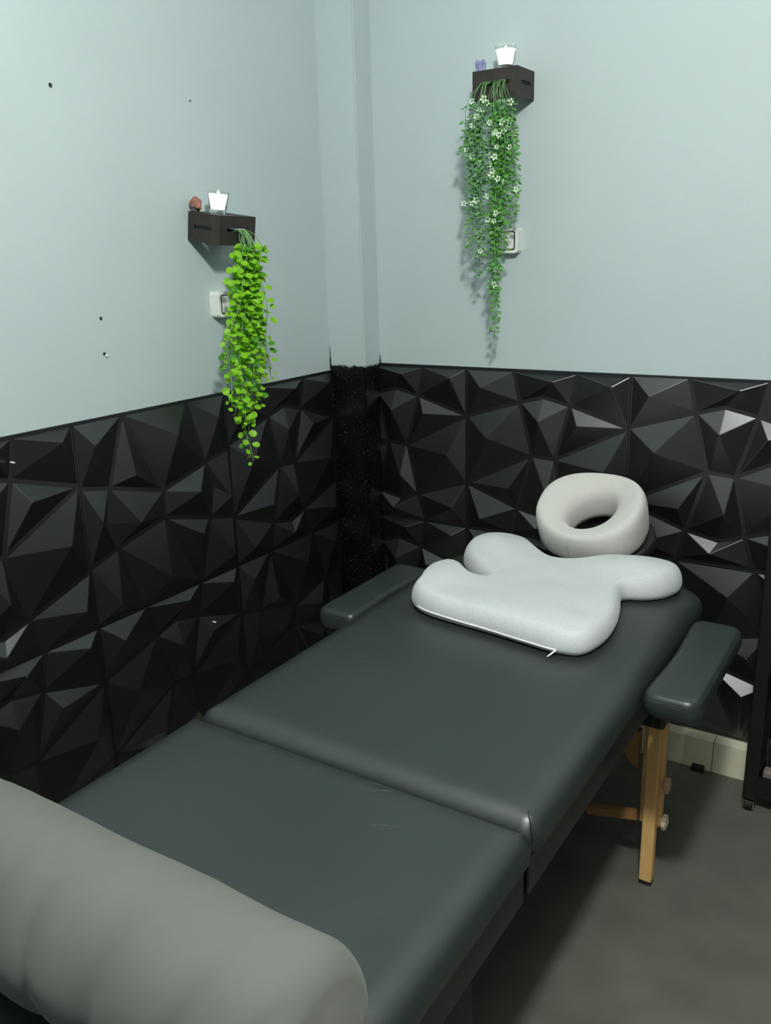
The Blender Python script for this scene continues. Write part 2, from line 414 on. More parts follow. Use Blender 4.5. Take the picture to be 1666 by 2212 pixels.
# ---------------------------------------------------------------- massage table
TX0, TX1, TZ = 0.562, 1.243, 0.632
tb = thing('massage_table', (0.90, -1.2, 0), 'black padded folding massage table with wooden legs, arm rests and head cradle', 'massage table')
def loc(o): o.location = (o.location.x-0.90, o.location.y+1.2, o.location.z); return o
def tobj(*a, **k): return loc(obj(*a, parent=tb, **k))
SEAM = -1.318
bm = cushion(nb(), rrect(TX0, TX1, SEAM+0.001, -0.250, (0.018, 0.085, 0.085, 0.018)), 0.564, 0.068, 0.048, 0.012, zm=0.42, step=0.014, grid=0.03)
up = tobj('head_pad', bm, M_vinyl, smooth=True)
bm = cushion(nb(), rrect(TX0, TX1, -2.26, SEAM-0.001, (0.06, 0.018, 0.018, 0.06)), 0.564, 0.068, 0.048, 0.012, zm=0.42, step=0.014, grid=0.03)
lo = tobj('foot_pad', bm, M_vinyl, smooth=True)
# corner seams (welts) on the pads near the fold
def seam(par, x, s):
    bm = nb(); pts = []
    for k in range(9):
        a = PI/2*k/8
        pts.append((x+s*(-0.012+0.014*math.sin(a)), SEAM+0.022-0.018*math.sin(a), 0.6335-0.036*(1-math.cos(a))+0.0005))
    tube(bm, pts, 0.0013, 6); o = obj('welt', bm, M_vinyl, par, smooth=True)
seam(up, TX1-0.010, 1)
M_scuff = mat('scuffed_vinyl', (0.10, 0.115, 0.11), 0.6, 0.3)
for par, x_, y_, dx, dy in ((lo, 0.990, -1.372, 0.030, 0.018), (lo, 0.985, -1.352, 0.012, 0.003), (lo, 1.036, -1.440, 0.034, 0.016), (up, 0.700, -1.000, 0.025, 0.018), (up, 0.930, -1.300, 0.012, 0.006)):
    bm = nb(); tube(bm, [(x_, y_, 0.6321), (x_+dx*0.5, y_+dy*0.5+0.002, 0.6323), (x_+dx, y_+dy, 0.6321)], [0.0002, 0.0006, 0.0002], 5); obj('scuff', bm, M_scuff, par, smooth=True)
def rail(y0, y1):
    bm = nb()
    box(bm, TX0+0.014, TX0+0.036, y0, y1, 0.497, 0.568, bev=0.003); box(bm, TX1-0.036, TX1-0.014, y0, y1, 0.497, 0.568, bev=0.003)
    box(bm, TX0+0.036, TX1-0.036, y0, y0+0.022, 0.497, 0.568, bev=0.003); box(bm, TX0+0.036, TX1-0.036, y1-0.022, y1, 0.497, 0.568, bev=0.003)
    return bm
tobj('frame', rail(SEAM+0.008, -0.275), M_vinyl_k); tobj('frame', rail(-2.24, SEAM-0.008), M_vinyl_k)
for xx in (0.68, 1.12):
    bm = nb(); tube(bm, [(xx-0.04, SEAM, 0.500), (xx+0.04, SEAM, 0.500)], 0.005, 10); box(bm, xx-0.035, xx+0.035, SEAM-0.02, SEAM+0.02, 0.494, 0.498); tobj('hinge', bm, M_metal)

def leg(xc, yc, s, fr):
    """wooden two-piece leg; s=+1 on the right side, fr=-1 lower board in front (towards the foot end)"""
    up_ = tobj('leg', bx(xc-0.024, xc+0.024, yc-0.0125, yc+0.0125, 0.148, 0.497, bev=0.003), M_wood_d if False else M_wood)
    low = obj('leg_extension', bx(xc-0.0145+s*0.004, xc+0.0145+s*0.004, yc-0.0125+fr*0.0255, yc+0.0125+fr*0.0255, 0.010, 0.490, bev=0.003), M_wood, up_)
    obj('rubber_foot', bx(xc-0.014+s*0.004, xc+0.014+s*0.004, yc-0.011+fr*0.0255, yc+0.011+fr*0.0255, 0.0, 0.0102, bev=0.002), M_rubber, up_)
    for z, mm in ((0.262, M_knob_d), (0.166, M_knob)):
        bm = nb(); n = 40; prof = []
        # lobed hand knob, axis along x
        rings = []
        for (rr, h) in ((0.0001, 0.0), (0.0085, 0.0), (0.0085, 0.004), (0.016, 0.005), (0.0175, 0.009), (0.0165, 0.014), (0.010, 0.0165), (0.0001, 0.017)):
            rings.append([bm.verts.new((xc+s*(0.024+h), yc+fr*0.012+rr*(1+(0.09*math.cos(6*2*PI*k/n) if rr > 0.012 else 0))*math.cos(2*PI*k/n), z+rr*(1+(0.09*math.cos(6*2*PI*k/n) if rr > 0.012 else 0))*math.sin(2*PI*k/n))) for k in range(n)])
        for i in range(len(rings)-1):
            for k in range(n): bm.faces.new((rings[i][k], rings[i][(k+1) % n], rings[i+1][(k+1) % n], rings[i+1][k]))
        o = obj('knob', bm, mm, up_, smooth='auto')
    return up_
leg(1.214, -0.560, 1, -1); leg(0.597, -0.570, -1, -1)
leg(1.207, -2.00, 1, 1); leg(0.597, -2.00, -1, 1)
# stretcher between the head-end legs, in two bars joined by a screw
bm = nb()
def bar(bm, a, b, w, t):
    a = Vector(a); b = Vector(b); d = (b-a).normalized(); side = Vector((0, 1, 0)); n = d.cross(side).normalized()
    vs = []
    for p in (a, b):
        for (s1, s2) in ((-1, -1), (1, -1), (1, 1), (-1, 1)): vs.append(bm.verts.new(p+n*w/2*s1+side*t/2*s2))
    for f in ((0, 1, 2, 3), (7, 6, 5, 4), (0, 4, 5, 1), (1, 5, 6, 2), (2, 6, 7, 3), (3, 7, 4, 0)): bm.faces.new([vs[i] for i in f])
    bmesh.ops.bevel(bm, geom=list({e for v in vs for e in v.link_edges}), offset=0.003, segments=2, affect='EDGES')
bar(bm, (1.186, -0.570, 0.163), (1.064, -0.570, 0.136), 0.026, 0.016)
tobj('stretcher', bm, M_wood_d)
bm = nb(); bar(bm, (1.056, -0.570, 0.139), (0.62, -0.570, 0.150), 0.026, 0.016); s2 = tobj('stretcher', bm, M_wood_d)
bm = nb(); lathe(bm, [(0, -0.012), (0.006, -0.012), (0.006, 0.012), (0, 0.012)], 12, (1.060, -0.570, 0.140), 'y'); obj('screw', bm, M_metal, s2)
for s, xb in ((1, 1.183), (-1, 0.621)):
    # quarter-round gusset beside the leg, black corner bracket above it
    bm = nb(); P = [(0, 0), (-0.040, 0), (-0.041, -0.012)]+[(-0.040*math.cos(a), -0.012-0.080*math.sin(a)) for a in [PI/2*k/8 for k in range(1, 9)]]
    a_ = [bm.verts.new((xb+s*p[0], -0.583, 0.385+p[1])) for p in P]; b_ = [bm.verts.new((xb+s*p[0], -0.563, 0.385+p[1])) for p in P]
    bm.faces.new(a_); bm.faces.new(b_[::-1])
    for i in range(len(P)): bm.faces.new((a_[i], a_[(i+1) % len(P)], b_[(i+1) % len(P)], b_[i]))
    g = tobj('gusset', bm, M_wood_d)
    bm = bx(min(xb-s*0.042, xb+s*0.052), max(xb-s*0.042, xb+s*0.062), -0.625, -0.560, 0.425, 0.497, bev=0.008)
    tobj('bracket', bm, M_vinyl_k)
# foot-end leg board hanging under the lower section
tobj('end_board', bx(1.190, 1.204, -1.80, -1.444, 0.12, 0.497, bev=0.002), mat('charcoal_board', (0.045, 0.042, 0.042), 0.7))

# arm rests
def arm(x0, x1, y0, y1, ztop, s):
    n = 7; P = []
    xi = x0 if s > 0 else x1; xo = x1 if s > 0 else x0; r = 0.030
    O = rrect(x0, x1, y0, y1, (0.028, 0.028, 0.028, 0.028), 6)
    O2 = []
    for (px, py) in O: O2.append((px, py))
    # inner edge slightly waisted
    D = resample([Vector(p) for p in O2], 0.01); E = []
    for p in D:
        t = (p.y-y0)/(y1-y0)
        if abs(p.x-xi) < 0.012: p = Vector((p.x+s*0.008*math.sin(PI*t)**2, p.y))
        E.append(p)
    bm = cushion(nb(), E, ztop-0.050, 0.050, 0.014, 0.012, zm=0.5, step=0.009, grid=0.02)
    o = tobj('arm_rest', bm, M_arm, smooth=True)
    # piping round the top edge
    F = []
    cx, cy = (x0+x1)/2, (y0+y1)/2
    for p in resample(E, 0.01): F.append((cx+(p.x-cx)*(1-0.004/(x1-x0)*2), cy+(p.y-cy)*(1-0.004/(y1-y0)*2), ztop-0.0085))
    bm = nb(); tube(bm, F+[F[0]], 0.0013, 5, caps=False); obj('piping', bm, M_arm, o, smooth=True)
    xs = (TX1-0.03, x0+0.03) if s > 0 else (TX0+0.03, x1-0.03)
    bm = nb()
    for yy in (y0+0.10, y1-0.10): tube(bm, [(xs[0], yy, ztop-0.066), (xs[1]+s*0.02, yy, ztop-0.058)], 0.008, 10)
    box(bm, x0+0.015, x1-0.015, y0+0.06, y1-0.06, ztop-0.060, ztop-0.049)
    obj('arm_bracket', bm, M_vinyl_k, o)
arm(1.247, 1.357, -0.838, -0.430, 0.620, 1)
arm(0.430, 0.545, -0.780, -0.400, 0.606, -1)

# head cradle: tilted black crescent pad on a bent support
TILT = math.radians(25)
def tiltm(cx, cy, cz): return Matrix.Translation((cx, cy, cz)) @ Matrix.Rotation(TILT, 4, 'X')
DC = (0.918, -0.176)
P = []
for k in range(40):
    a = -PI/2+0.38+(2*PI-0.76)*k/39; P.append((0.150*math.cos(a), 0.118*math.sin(a)))
for k in range(24):
    a = -PI/2+0.38+(2*PI-0.76)*(1-k/23); P.append((0.085*math.cos(a), 0.072*math.sin(a)))
bm = cushion(nb(), P, 0, 0.035, 0.012, 0.01, step=0.01, grid=0.02)
bmesh.ops.transform(bm, matrix=tiltm(DC[0]+0.012, DC[1]+0.020, 0.668), verts=bm.verts)
cr = tobj('head_cradle', bm, M_vinyl_k, smooth=True)
bm = nb()
for xx in (0.84, 0.98): tube(bm, [(xx, -0.30, 0.535), (xx, -0.20, 0.545), (xx, -0.13, 0.60), (xx, -0.10, 0.667)], 0.008, 8)
box(bm, 0.80, 1.03, -0.112, -0.100, 0.640, 0.668)
obj('cradle_frame', bm, M_vinyl_k, cr)

# ---------------------------------------------------------------- ring face cushion
fc = thing('face_cushion', (DC[0], DC[1], 0.702), 'light grey ring-shaped face cushion with an oval hole on the head cradle', 'cushion')
def donut():
    bm = nb(); n = 96; rings = []
    # profile: (t, z) with t 0 = hole rim, 1 = outer rim
    prof = [(1.0, 0.012), (1.01, 0.030), (1.015, 0.055), (1.005, 0.078), (0.975, 0.092), (0.92, 0.101), (0.84, 0.105), (0.72, 0.104), (0.58, 0.100), (0.42, 0.095),
            (0.26, 0.090), (0.15, 0.083), (0.06, 0.072), (0.015, 0.056), (0.0, 0.035), (0.0, 0.018), (0.03, 0.004), (0.12, 0.0), (0.5, 0.0), (0.88, 0.0), (0.965, 0.003)]
    for k in range(n):
        a = 2*PI*k/n; ca, sa = math.cos(a), math.sin(a)
        # squarish outer outline, slim oval hole set slightly forward
        def sup(ax, ay, e): return 1/((abs(ca/ax)**e+abs(sa/ay)**e)**(1/e))
        ro = sup(0.142, 0.124, 2.3)
        a2 = a-math.radians(62); ri = 1/math.sqrt((math.cos(a2)/0.070)**2+(math.sin(a2)/0.050)**2)
        cx, cy = 0.004, -0.004
        lift = 0.012*sa + 0.006*math.cos(2*a)
        ring = []
        for t, z in prof:
            rx = cx*(1-t)+(ri*(1-t)+ro*t)*ca; ry = cy*(1-t)+(ri*(1-t)+ro*t)*sa
            ring.append(bm.verts.new((rx, ry, z*(1+lift/0.1*min(1, t+0.3)))))
        rings.append(ring)
    m = len(prof)
    for k in range(n):
        A, B = rings[k], rings[(k+1) % n]
        for i in range(m): bm.faces.new((A[i], A[(i+1) % m], B[(i+1) % m], B[i]))
    bmesh.ops.transform(bm, matrix=Matrix.Rotation(TILT, 4, 'X'), verts=bm.verts)
    return bm
obj('ring_pad', donut(), M_donut, fc, smooth=True)
bm = nb(); R_ = Matrix.Rotation(TILT, 3, 'X')
tube(bm, [R_ @ Vector((-0.020+0.002*k/6, -0.1255-0.0015*math.sin(PI*k/6), 0.012+0.066*k/6)) for k in range(7)], 0.0008, 5)
obj('seam', bm, M_donut, fc)

# ---------------------------------------------------------------- butterfly neck pillow
pl = thing('butterfly_pillow', (0.92, -0.55, TZ), 'light grey butterfly-shaped contour pillow lying across the table', 'pillow')
OUT = [(0.652, -0.655), (0.668, -0.712), (0.722, -0.748), (0.80, -0.762), (0.90, -0.772), (0.99, -0.785), (1.06, -0.793), (1.112, -0.775), (1.132, -0.705), (1.128, -0.620),
       (1.112, -0.545), (1.092, -0.475), (1.100, -0.448), (1.135, -0.432), (1.172, -0.398), (1.192, -0.345), (1.178, -0.290), (1.130, -0.262), (1.06, -0.262),
       (0.995, -0.290), (0.94, -0.335), (0.88, -0.345), (0.825, -0.315), (0.765, -0.262), (0.70, -0.262), (0.655, -0.310), (0.640, -0.365), (0.652, -0.420), (0.690, -0.468),
       (0.752, -0.515), (0.778, -0.545), (0.748, -0.552), (0.700, -0.520), (0.655, -0.510), (0.632, -0.560), (0.636, -0.610)]
OUTC = catmull(OUT, 8)
def hf(x, y):
    def gss(cx, cy, sx, sy): return math.exp(-((x-cx)/sx)**2-((y-cy)/sy)**2)
    h = 0.74+0.42*gss(0.715, -0.36, 0.08, 0.09)+0.36*gss(1.09, -0.35, 0.11, 0.07)
    h += 0.28*gss(0.69, -0.62, 0.06, 0.12)-0.10*gss(0.92, -0.50, 0.12, 0.08)
    h += 0.10*gss(0.95, -0.72, 0.2, 0.06)
    return h
bm = cushion(nb(), [(p.x-0.92, p.y+0.55) for p in OUTC], 0.0005, 0.070, 0.024, 0.018, zm=0.34, step=0.008, grid=0.013, hf=lambda x, y: hf(x+0.92, y-0.55), n_in=8, amp=0.003)
pp = obj('pillow_body', bm, M_pillow, pl, smooth=True)
# zip along the front edge, with pull
FZ = [p for p in OUTC if p.y < -0.735 and p.x < 1.062]
FZ.sort(key=lambda p: p.x)
pts = [Vector((p.x-0.92+0.000, p.y+0.55-0.0012, 0.0185-0.004*min(1, max(0, (p.x-0.70)/0.25)))) for p in FZ]
bm = nb(); tube(bm, pts, 0.0019, 8); zz = obj('zip', bm, M_zip, pl, smooth=True); zz['label'] = 'white zip'
e = pts[-1]; bm = nb(); tube(bm, [e+Vector((0.002, -0.002, 0.001)), e+Vector((-0.004, -0.012, -0.004)), e+Vector((-0.010, -0.020, -0.009))], [0.0022, 0.002, 0.0016], 8)
obj('zip_pull', bm, M_zip, zz, smooth=True)

# ---------------------------------------------------------------- bolster under a grey cover
BY, BR = -1.846, 0.094
bo = thing('bolster', (0.84, BY, TZ), 'round bolster in a wrinkled dark grey cover at the foot of the table', 'bolster')
FOLDS = [(-0.30, 0.012, 0.010, 0.03), (-0.255, 0.010, 0.013, 0.02), (-0.205, 0.014, 0.011, 0.03), (-0.15, 0.010, 0.012, 0.015), (-0.10, 0.012, 0.010, 0.02), (-0.045, 0.009, 0.014, 0.01), (0.03, 0.010, 0.014, -0.01), (0.11, 0.007, 0.016, 0.01), (0.20, 0.008, 0.016, -0.02), (0.30, 0.009, 0.012, -0.03), (0.36, 0.010, 0.010, -0.04)]
def bolster():
    bm = nb(); n = 72; m = 220; x0, x1 = -0.44, 0.425; rings = []
    for i in range(m+1):
        t = i/m; xx = x0+(x1-x0)*t
        d = min(xx-x0, x1-xx); e = 0.045
        s = 1.0 if d > e else math.sqrt(max(0.0, 1-(1-d/e)**2))*0.45+0.55
        ring = []
        for k in range(n):
            a = 2*PI*k/n
            w = 0.0035*noise.noise(Vector((xx*9, math.cos(a)*1.2, math.sin(a)*1.2)))
            fold = max(0, -math.cos(a)-0.15*math.sin(a))*0.75+0.05
            for (fx, fd, fw, sl) in FOLDS:
                w -= fd*fold*math.exp(-((xx-fx-sl*(a-PI))/fw)**2)
            r = (BR+w)*s
            yy = math.cos(a)*r; z = BR+math.sin(a)*r
            if z < 0.004: z = 0.004
            ring.append(bm.verts.new((xx, yy, z)))
        rings.append(ring)
    for i in range(m):
        for k in range(n): bm.faces.new((rings[i][k], rings[i][(k+1) % n], rings[i+1][(k+1) % n], rings[i+1][k]))
    for ring, xe in ((rings[0], x0-0.012), (rings[-1], x1+0.012)):
        c = bm.verts.new((xe, 0, BR)); mid = []
        for v in ring: mid.append(bm.verts.new((xe, v.co.y*0.7, BR+(v.co.z-BR)*0.7)))
        for k in range(n):
            bm.faces.new((ring[k], ring[(k+1) % n], mid[(k+1) % n], mid[k])); bm.faces.new((mid[k], mid[(k+1) % n], c))
    return bm
obj('cover', bolster(), M_cloth, bo, smooth=True)

# ---------------------------------------------------------------- wall shelves (hollow slotted boxes)
def slot_plate(w, h, t, u0, u1, v0, v1):
    """plate in local xz, thickness along y, with one horizontal slot"""
    bm = nb()
    for (a, b, c, d) in ((0, w, 0, h*(1-v1)), (0, w, h*(1-v0), h), (0, w*u0, h*(1-v1), h*(1-v0)), (w*u1, w, h*(1-v1), h*(1-v0))):
        box(bm, a, b, 0, t, c, d)
    bmesh.ops.remove_doubles(bm, verts=bm.verts, dist=1e-6)
    return bm
def shelf(corner, rotz, label, slots_s0, slots_f, slots_s1, tilt=0.0, Wd=0.127):
    """corner = wall-side left bottom corner; local +x along the wall, -y away from the wall"""
    D, H, t = 0.107, 0.070, 0.007
    o = thing('wall_shelf', corner, label, 'shelf', 'small slotted box shelves on the two walls'); o.rotation_euler = (tilt, 0, rotz)
    bm = slot_plate(Wd, H, t, *slots_f); bmesh.ops.translate(bm, vec=(0, -D, 0), verts=bm.verts); obj('front_panel', bm, M_shelf, o)
    for xx, sl in ((0, slots_s0), (Wd-t, slots_s1)):
        bm = slot_plate(D-t, H, t, *sl)
        bmesh.ops.rotate(bm, cent=(0, 0, 0), matrix=Matrix.Rotation(PI/2, 3, 'Z'), verts=bm.verts)
        bmesh.ops.translate(bm, vec=(xx+t, -(D-t), 0), verts=bm.verts); obj('side_panel', bm, M_shelf, o)
    obj('top_panel', bx(t, Wd-t, -D+t, 0, H-t, H), M_shelf, o)
    return o
# right-hand shelf on the back wall
SRx, SRz = 0.519, 1.811
shelf((SRx, -0.0005, SRz), 0, 'dark brown slotted box shelf on the right wall with purple crystal', (0.2, 0.8, 0.42, 0.56), (0.20, 0.83, 0.42, 0.55), (0.20, 0.80, 0.42, 0.56))
# left-hand shelf: local +x -> world +y, -y -> world +x   (rotation +90)
SLy, SLz = -0.667, 1.463; STILT = math.radians(9.0)
shelf((0.0005, SLy, SLz+0.018), PI/2, 'dark brown slotted box shelf on the left wall with red stone', (0.20, 0.80, 0.42, 0.55), (0.20, 0.82, 0.42, 0.53), (0.2, 0.8, 0.42, 0.56), STILT, 0.131)

# ---------------------------------------------------------------- candles and stones
M_glass = mat('clear_glass', (0.95, 0.97, 0.95), 0.05, 0.5, trans=1.0)
M_wax = emat('glowing_wax', (1.0, 1.0, 0.97), 1.3, (0.9, 0.9, 0.88))
def candle(loc_, r0, r1, h, label, tilt=0.0):
    o = thing('tealight', loc_, label, 'candle', 'glowing candles on the box shelves')
    bm = nb(); lathe(bm, [(0, 0), (r0, 0), (r0, 0.009), (r1, h), (r1-0.002, h), (r0-0.003, 0.011), (0, 0.010)], 28); obj('glass_cup', bm, M_glass, o, smooth='auto')
    bm = nb(); lathe(bm, [(0, 0.0105), (r0-0.0035, 0.0115), (r1-0.0035, h*0.86), (0, h*0.88)], 28); w = obj('wax', bm, M_wax, o, smooth='auto')
    bm = nb(); lathe(bm, [(0.0025, h*0.87), (0.0035, h*0.92), (0.0025, h*0.98), (0, h*1.06)], 10); obj('flame', bm, emat('flame', (1, 1, 0.95), 3.0), o, smooth=True)
    o.rotation_euler[1] = tilt; return o
candle((0.076, -0.632, SLz+0.0772), 0.021, 0.027, 0.054, 'small glowing white candle in a glass on the left shelf', STILT)
candle((0.594, -0.066, SRz+0.070), 0.020, 0.028, 0.056, 'small glowing white candle in a glass on the right-hand shelf')
def stone(loc_, sx, sy, sz, m, name, label, cat, seed):
    rr = random.Random(seed); bm = nb(); pts = []
    for i in range(26):
        v = Vector((rr.gauss(0, 1), rr.gauss(0, 1), rr.gauss(0, 1))).normalized()
        pts.append(bm.verts.new((v.x*sx*(1+0.15*rr.random()), v.y*sy, max(-0.8, v.z)*sz+sz*0.8)))
    bmesh.ops.convex_hull(bm, input=bm.verts)
    for v in [v for v in bm.verts if not v.link_faces]: bm.verts.remove(v)
    o = obj(name, bm, m, smooth=False, loc=loc_); tag(o, label, cat); return o
stone((0.0205, -0.648, SLz+0.0850), 0.016, 0.0165, 0.021, mat('red_stone', (0.16, 0.045, 0.03), 0.35, 0.5, col2=(0.42, 0.20, 0.14), vscale=60), 'rough_stone', 'rough reddish brown stone on the left shelf beside the candle', 'stone', 5)
M_pur = mat('purple_crystal', (0.20, 0.21, 0.42), 0.25, 0.6, col2=(0.36, 0.36, 0.58), vscale=70)
cr_ = thing('crystal', (0.530, -0.082, SRz+0.070), 'pale purple crystal cluster on the right-hand shelf beside the candle', 'crystal')
rr = random.Random(8)
for k in range(5):
    a = 2*PI*k/5; bx_ = 0.005*math.cos(a); by_ = 0.005*math.sin(a); h = 0.026+0.009*rr.random(); tx = bx_*1.9; ty = by_*1.9
    bm = nb(); tube(bm, [(bx_, by_, 0), (tx, ty, h*0.8), (tx*1.02, ty*1.02, h)], [0.0072, 0.0065, 0.0012], 6); obj('point', bm, M_pur, cr_)

# ---------------------------------------------------------------- wall switches
def switch(loc_, rotz, label):
    o = thing('wall_switch', loc_, label, 'switch', 'square wall switches behind the plants'); o.rotation_euler[2] = rotz
    P = rrect(-0.034, 0.034, -0.034, 0.034, 0.010, 6)
    def slab(P, y0, y1):
        bm = nb(); n = len(P); A = [bm.verts.new((p[0], y0, p[1])) for p in P]; B = [bm.verts.new((p[0]*0.97, y1, p[1]*0.97)) for p in P]
        bm.faces.new(A); bm.faces.new(B[::-1])
        for i in range(n): bm.faces.new((A[i], A[(i+1) % n], B[(i+1) % n], B[i]))
        return bm
    obj('frame', slab(P, 0, -0.030), M_white, o)
    P2 = rrect(-0.0255, 0.0255, -0.0255, 0.0255, 0.006, 6); obj('gap', slab(P2, -0.0295, -0.0308), M_gap, o)
    P3 = rrect(-0.022, 0.022, -0.022, 0.022, 0.004, 6); obj('rocker', slab(P3, -0.0300, -0.034), M_white, o)
switch((0.585, 0.0, 1.459), 0, 'white square wall switch half hidden by the flowering trailing plant')
switch((0.0, -0.572, 1.318), PI/2, 'white square wall switch half hidden by the lime green trailing plant')

# ---------------------------------------------------------------- trailing plants
def leaf_bm(bm, M, cup=0.25, n=9, wid=0.92):
    """round leaf from origin along +x, length 1, normal +z; thin solid underside omitted"""
    vs = []
    c = bm.verts.new(M @ Vector((0.55, 0, -cup*0.35)))
    for k in range(n):
        a = PI+2*PI*k/n
        x_ = 0.55+0.45*math.cos(a); y_ = 0.45*wid*math.sin(a)
        if k == 0: x_ = 0.02
        vs.append(bm.verts.new(M @ Vector((x_, y_, cup*0.25*(abs(y_)*2)**2))))
    for k in range(n): bm.faces.new((c, vs[k], vs[(k+1) % n]))
    tip = bm.verts.new(M @ Vector((-0.35, 0, 0.05))); s2 = bm.verts.new(M @ Vector((-0.35, 0.05, 0.05)))
    bm.faces.new((tip, s2, vs[0]))
def frame_from(pos, out, nrm, s):
    x = out.normalized(); z = (nrm-x*nrm.dot(x))
    if z.length < 1e-4: z = x.orthogonal()
    z.normalize(); y = z.cross(x)
    return Matrix(((x.x*s, y.x*s, z.x*s, pos.x), (x.y*s, y.y*s, z.y*s, pos.y), (x.z*s, y.z*s, z.z*s, pos.z), (0, 0, 0, 1)))
def strand(p0, outdir, side, xt, zend, drop_out, rnd, wav=0.006, sp=2.2):
    """stem path: leaves the slot, arcs out and hangs down. side = along-wall unit vector"""
    p0 = Vector(p0); pts = [p0-outdir*0.008, p0, p0+outdir*0.010+Vector((0, 0, 0.003)), p0+outdir*drop_out*0.7+Vector((0, 0, -0.010))]
    z = p0.z-0.035; ph = rnd.random()*6
    base = p0+outdir*drop_out
    L = max(0.05, p0.z-zend)
    while z > zend:
        t = (p0.z-z)/L
        e = min(1, t*sp)
        q = base+side*(xt*(e*e*(3-2*e)))+side*wav*math.sin(z*38+ph)+outdir*wav*0.8*math.sin(z*31+ph*1.7)
        q.z = z; pts.append(q); z -= 0.016
    return pts
# lime plant on the left shelf: hangs from the front slot (facing +x)
RN = random.Random(11)
pA = thing('trailing_plant', (0.12, -0.60, SLz), 'lime green trailing plant with round leaves hanging from the left shelf', 'plant', 'trailing artificial plants hanging from the shelves')
def relA(p): return Vector(p)-Vector((0.12, -0.60, SLz))
outA, sideA = Vector((1, 0, 0)), Vector((0, 1, 0))
# (y at bottom, z end, slot y)
strA = [(-0.668, 0.905, -0.60), (-0.662, 0.985, -0.61), (-0.688, 1.02, -0.62), (-0.742, 1.075, -0.625), (-0.700, 1.045, -0.615), (-0.640, 1.03, -0.60), (-0.600, 1.075, -0.59), (-0.588, 1.06, -0.590),
        (-0.590, 1.12, -0.585), (-0.620, 1.10, -0.60), (-0.655, 1.12, -0.61), (-0.600, 1.16, -0.59), (-0.635, 1.18, -0.60), (-0.592, 1.22, -0.59), (-0.660, 1.22, -0.62), (-0.594, 1.30, -0.59), (-0.610, 1.26, -0.60), (-0.690, 1.31, -0.625), (-0.680, 1.24, -0.62), (-0.645, 1.08, -0.60), (-0.630, 1.15, -0.60), (-0.672, 1.16, -0.615), (-0.612, 1.20, -0.595), (-0.650, 1.28, -0.605)]
leafobs = []
for i, (yb, ze, ys) in enumerate(strA):
    p0 = Vector((0.111, ys, SLz+0.035))
    yb = yb+0.016 if ze < 1.13 else -0.607+(yb+0.622)*0.85; ys = -0.592+(ys+0.602)*0.9; p0.y = ys
    pts = strand(relA(p0), outA, sideA, yb-ys, ze-SLz, 0.010+0.045*RN.random(), RN, sp=1.35)
    bm = nb(); tube(bm, pts, 0.0011, 5); obj('stem', bm, M_stemA, pA, smooth=True)
    a = RN.random()*6
    for j in range(4, len(pts)):
        if j < 5 and RN.random() < 0.4: continue
        for s in (0, 1):
            if RN.random() < 0.12: continue
            ang = a+s*PI+RN.uniform(-.4, .4); o_ = Vector((math.cos(ang), math.sin(ang), RN.uniform(-0.75, -0.05)))
            pos = pts[j]+o_.normalized()*0.007
            if relA((0.012, 0, 0)).x > pos.x: continue
            nrm = Vector((0.55+0.3*RN.random(), -0.45+0.3*RN.random(), 0.55+RN.uniform(-.25, .3)))+o_*0.15*RN.uniform(-1, 1)
            leafobs.append((pos, o_, nrm, RN.uniform(0.0155, 0.0235)*(0.75 if j > len(pts)-3 else 1)))
        a += 1.35
LM = []
for v, (cup, wid, mm) in enumerate(((0.25, 0.95, M_leafA), (0.6, 1.0, M_leafA), (-0.3, 0.8, M_leafA2), (0.35, 0.88, M_leafA))):
    bm = nb(); leaf_bm(bm, Matrix.Identity(4), cup, 9, wid); me = bpy.data.meshes.new('leaf'); bm.to_mesh(me); bm.free(); me.materials.append(mm)
    me.polygons.foreach_set('use_smooth', [True]*len(me.polygons)); LM.append(me)
leafobs.sort(key=lambda l: -l[3]-0.12*l[0].x)
bmr = nb()
for k, (pos, o_, nrm, s) in enumerate(leafobs):
    Mx = frame_from(pos, o_, nrm, s)
    if k < 298:
        o = bpy.data.objects.new('leaf', LM[RN.choice((0, 1, 1, 2, 2, 3, 3))]); o.matrix_local = Mx; link(o, pA)
    else: leaf_bm(bmr, Mx, 0.3)
if bmr.verts:
    o = obj('foliage', bmr, M_leafA, pA, smooth=True); o['kind'] = 'stuff'
else: bmr.free()

# fine flowering plant on the right-hand shelf: hangs from the front slot (facing -y)
pB = thing('trailing_plant', (0.585, -0.12, SRz), 'pale green trailing plant with small white flowers hanging from the right-hand shelf', 'plant', 'trailing artificial plants hanging from the shelves')
B0 = Vector((0.585, -0.12, SRz))
outB, sideB = Vector((0, -1, 0)), Vector((1, 0, 0))
strB = [(0.515, 1.66, 0.552, 1), (0.522, 1.60, 0.556, 1), (0.530, 1.50, 0.560, 1), (0.540, 1.42, 0.556, 1), (0.546, 1.365, 0.562, 1), (0.553, 1.45, 0.568, 1), (0.566, 1.50, 0.572, 1), (0.574, 1.40, 0.578, 1), (0.588, 1.33, 0.585, 1),
        (0.602, 1.20, 0.590, 0), (0.598, 1.27, 0.598, 0), (0.612, 1.38, 0.600, 0), (0.622, 1.42, 0.606, 0), (0.632, 1.46, 0.606, 0), (0.645, 1.49, 0.612, 0), (0.652, 1.54, 0.616, 0), (0.636, 1.56, 0.610, 0), (0.618, 1.50, 0.600, 0), (0.606, 1.44, 0.596, 0), (0.628, 1.63, 0.612, 0), (0.644, 1.66, 0.616, 0), (0.612, 1.60, 0.604, 0), (0.535, 1.56, 0.558, 1), (0.560, 1.60, 0.566, 1)]
bms = [nb(), nb()]; flowers = []
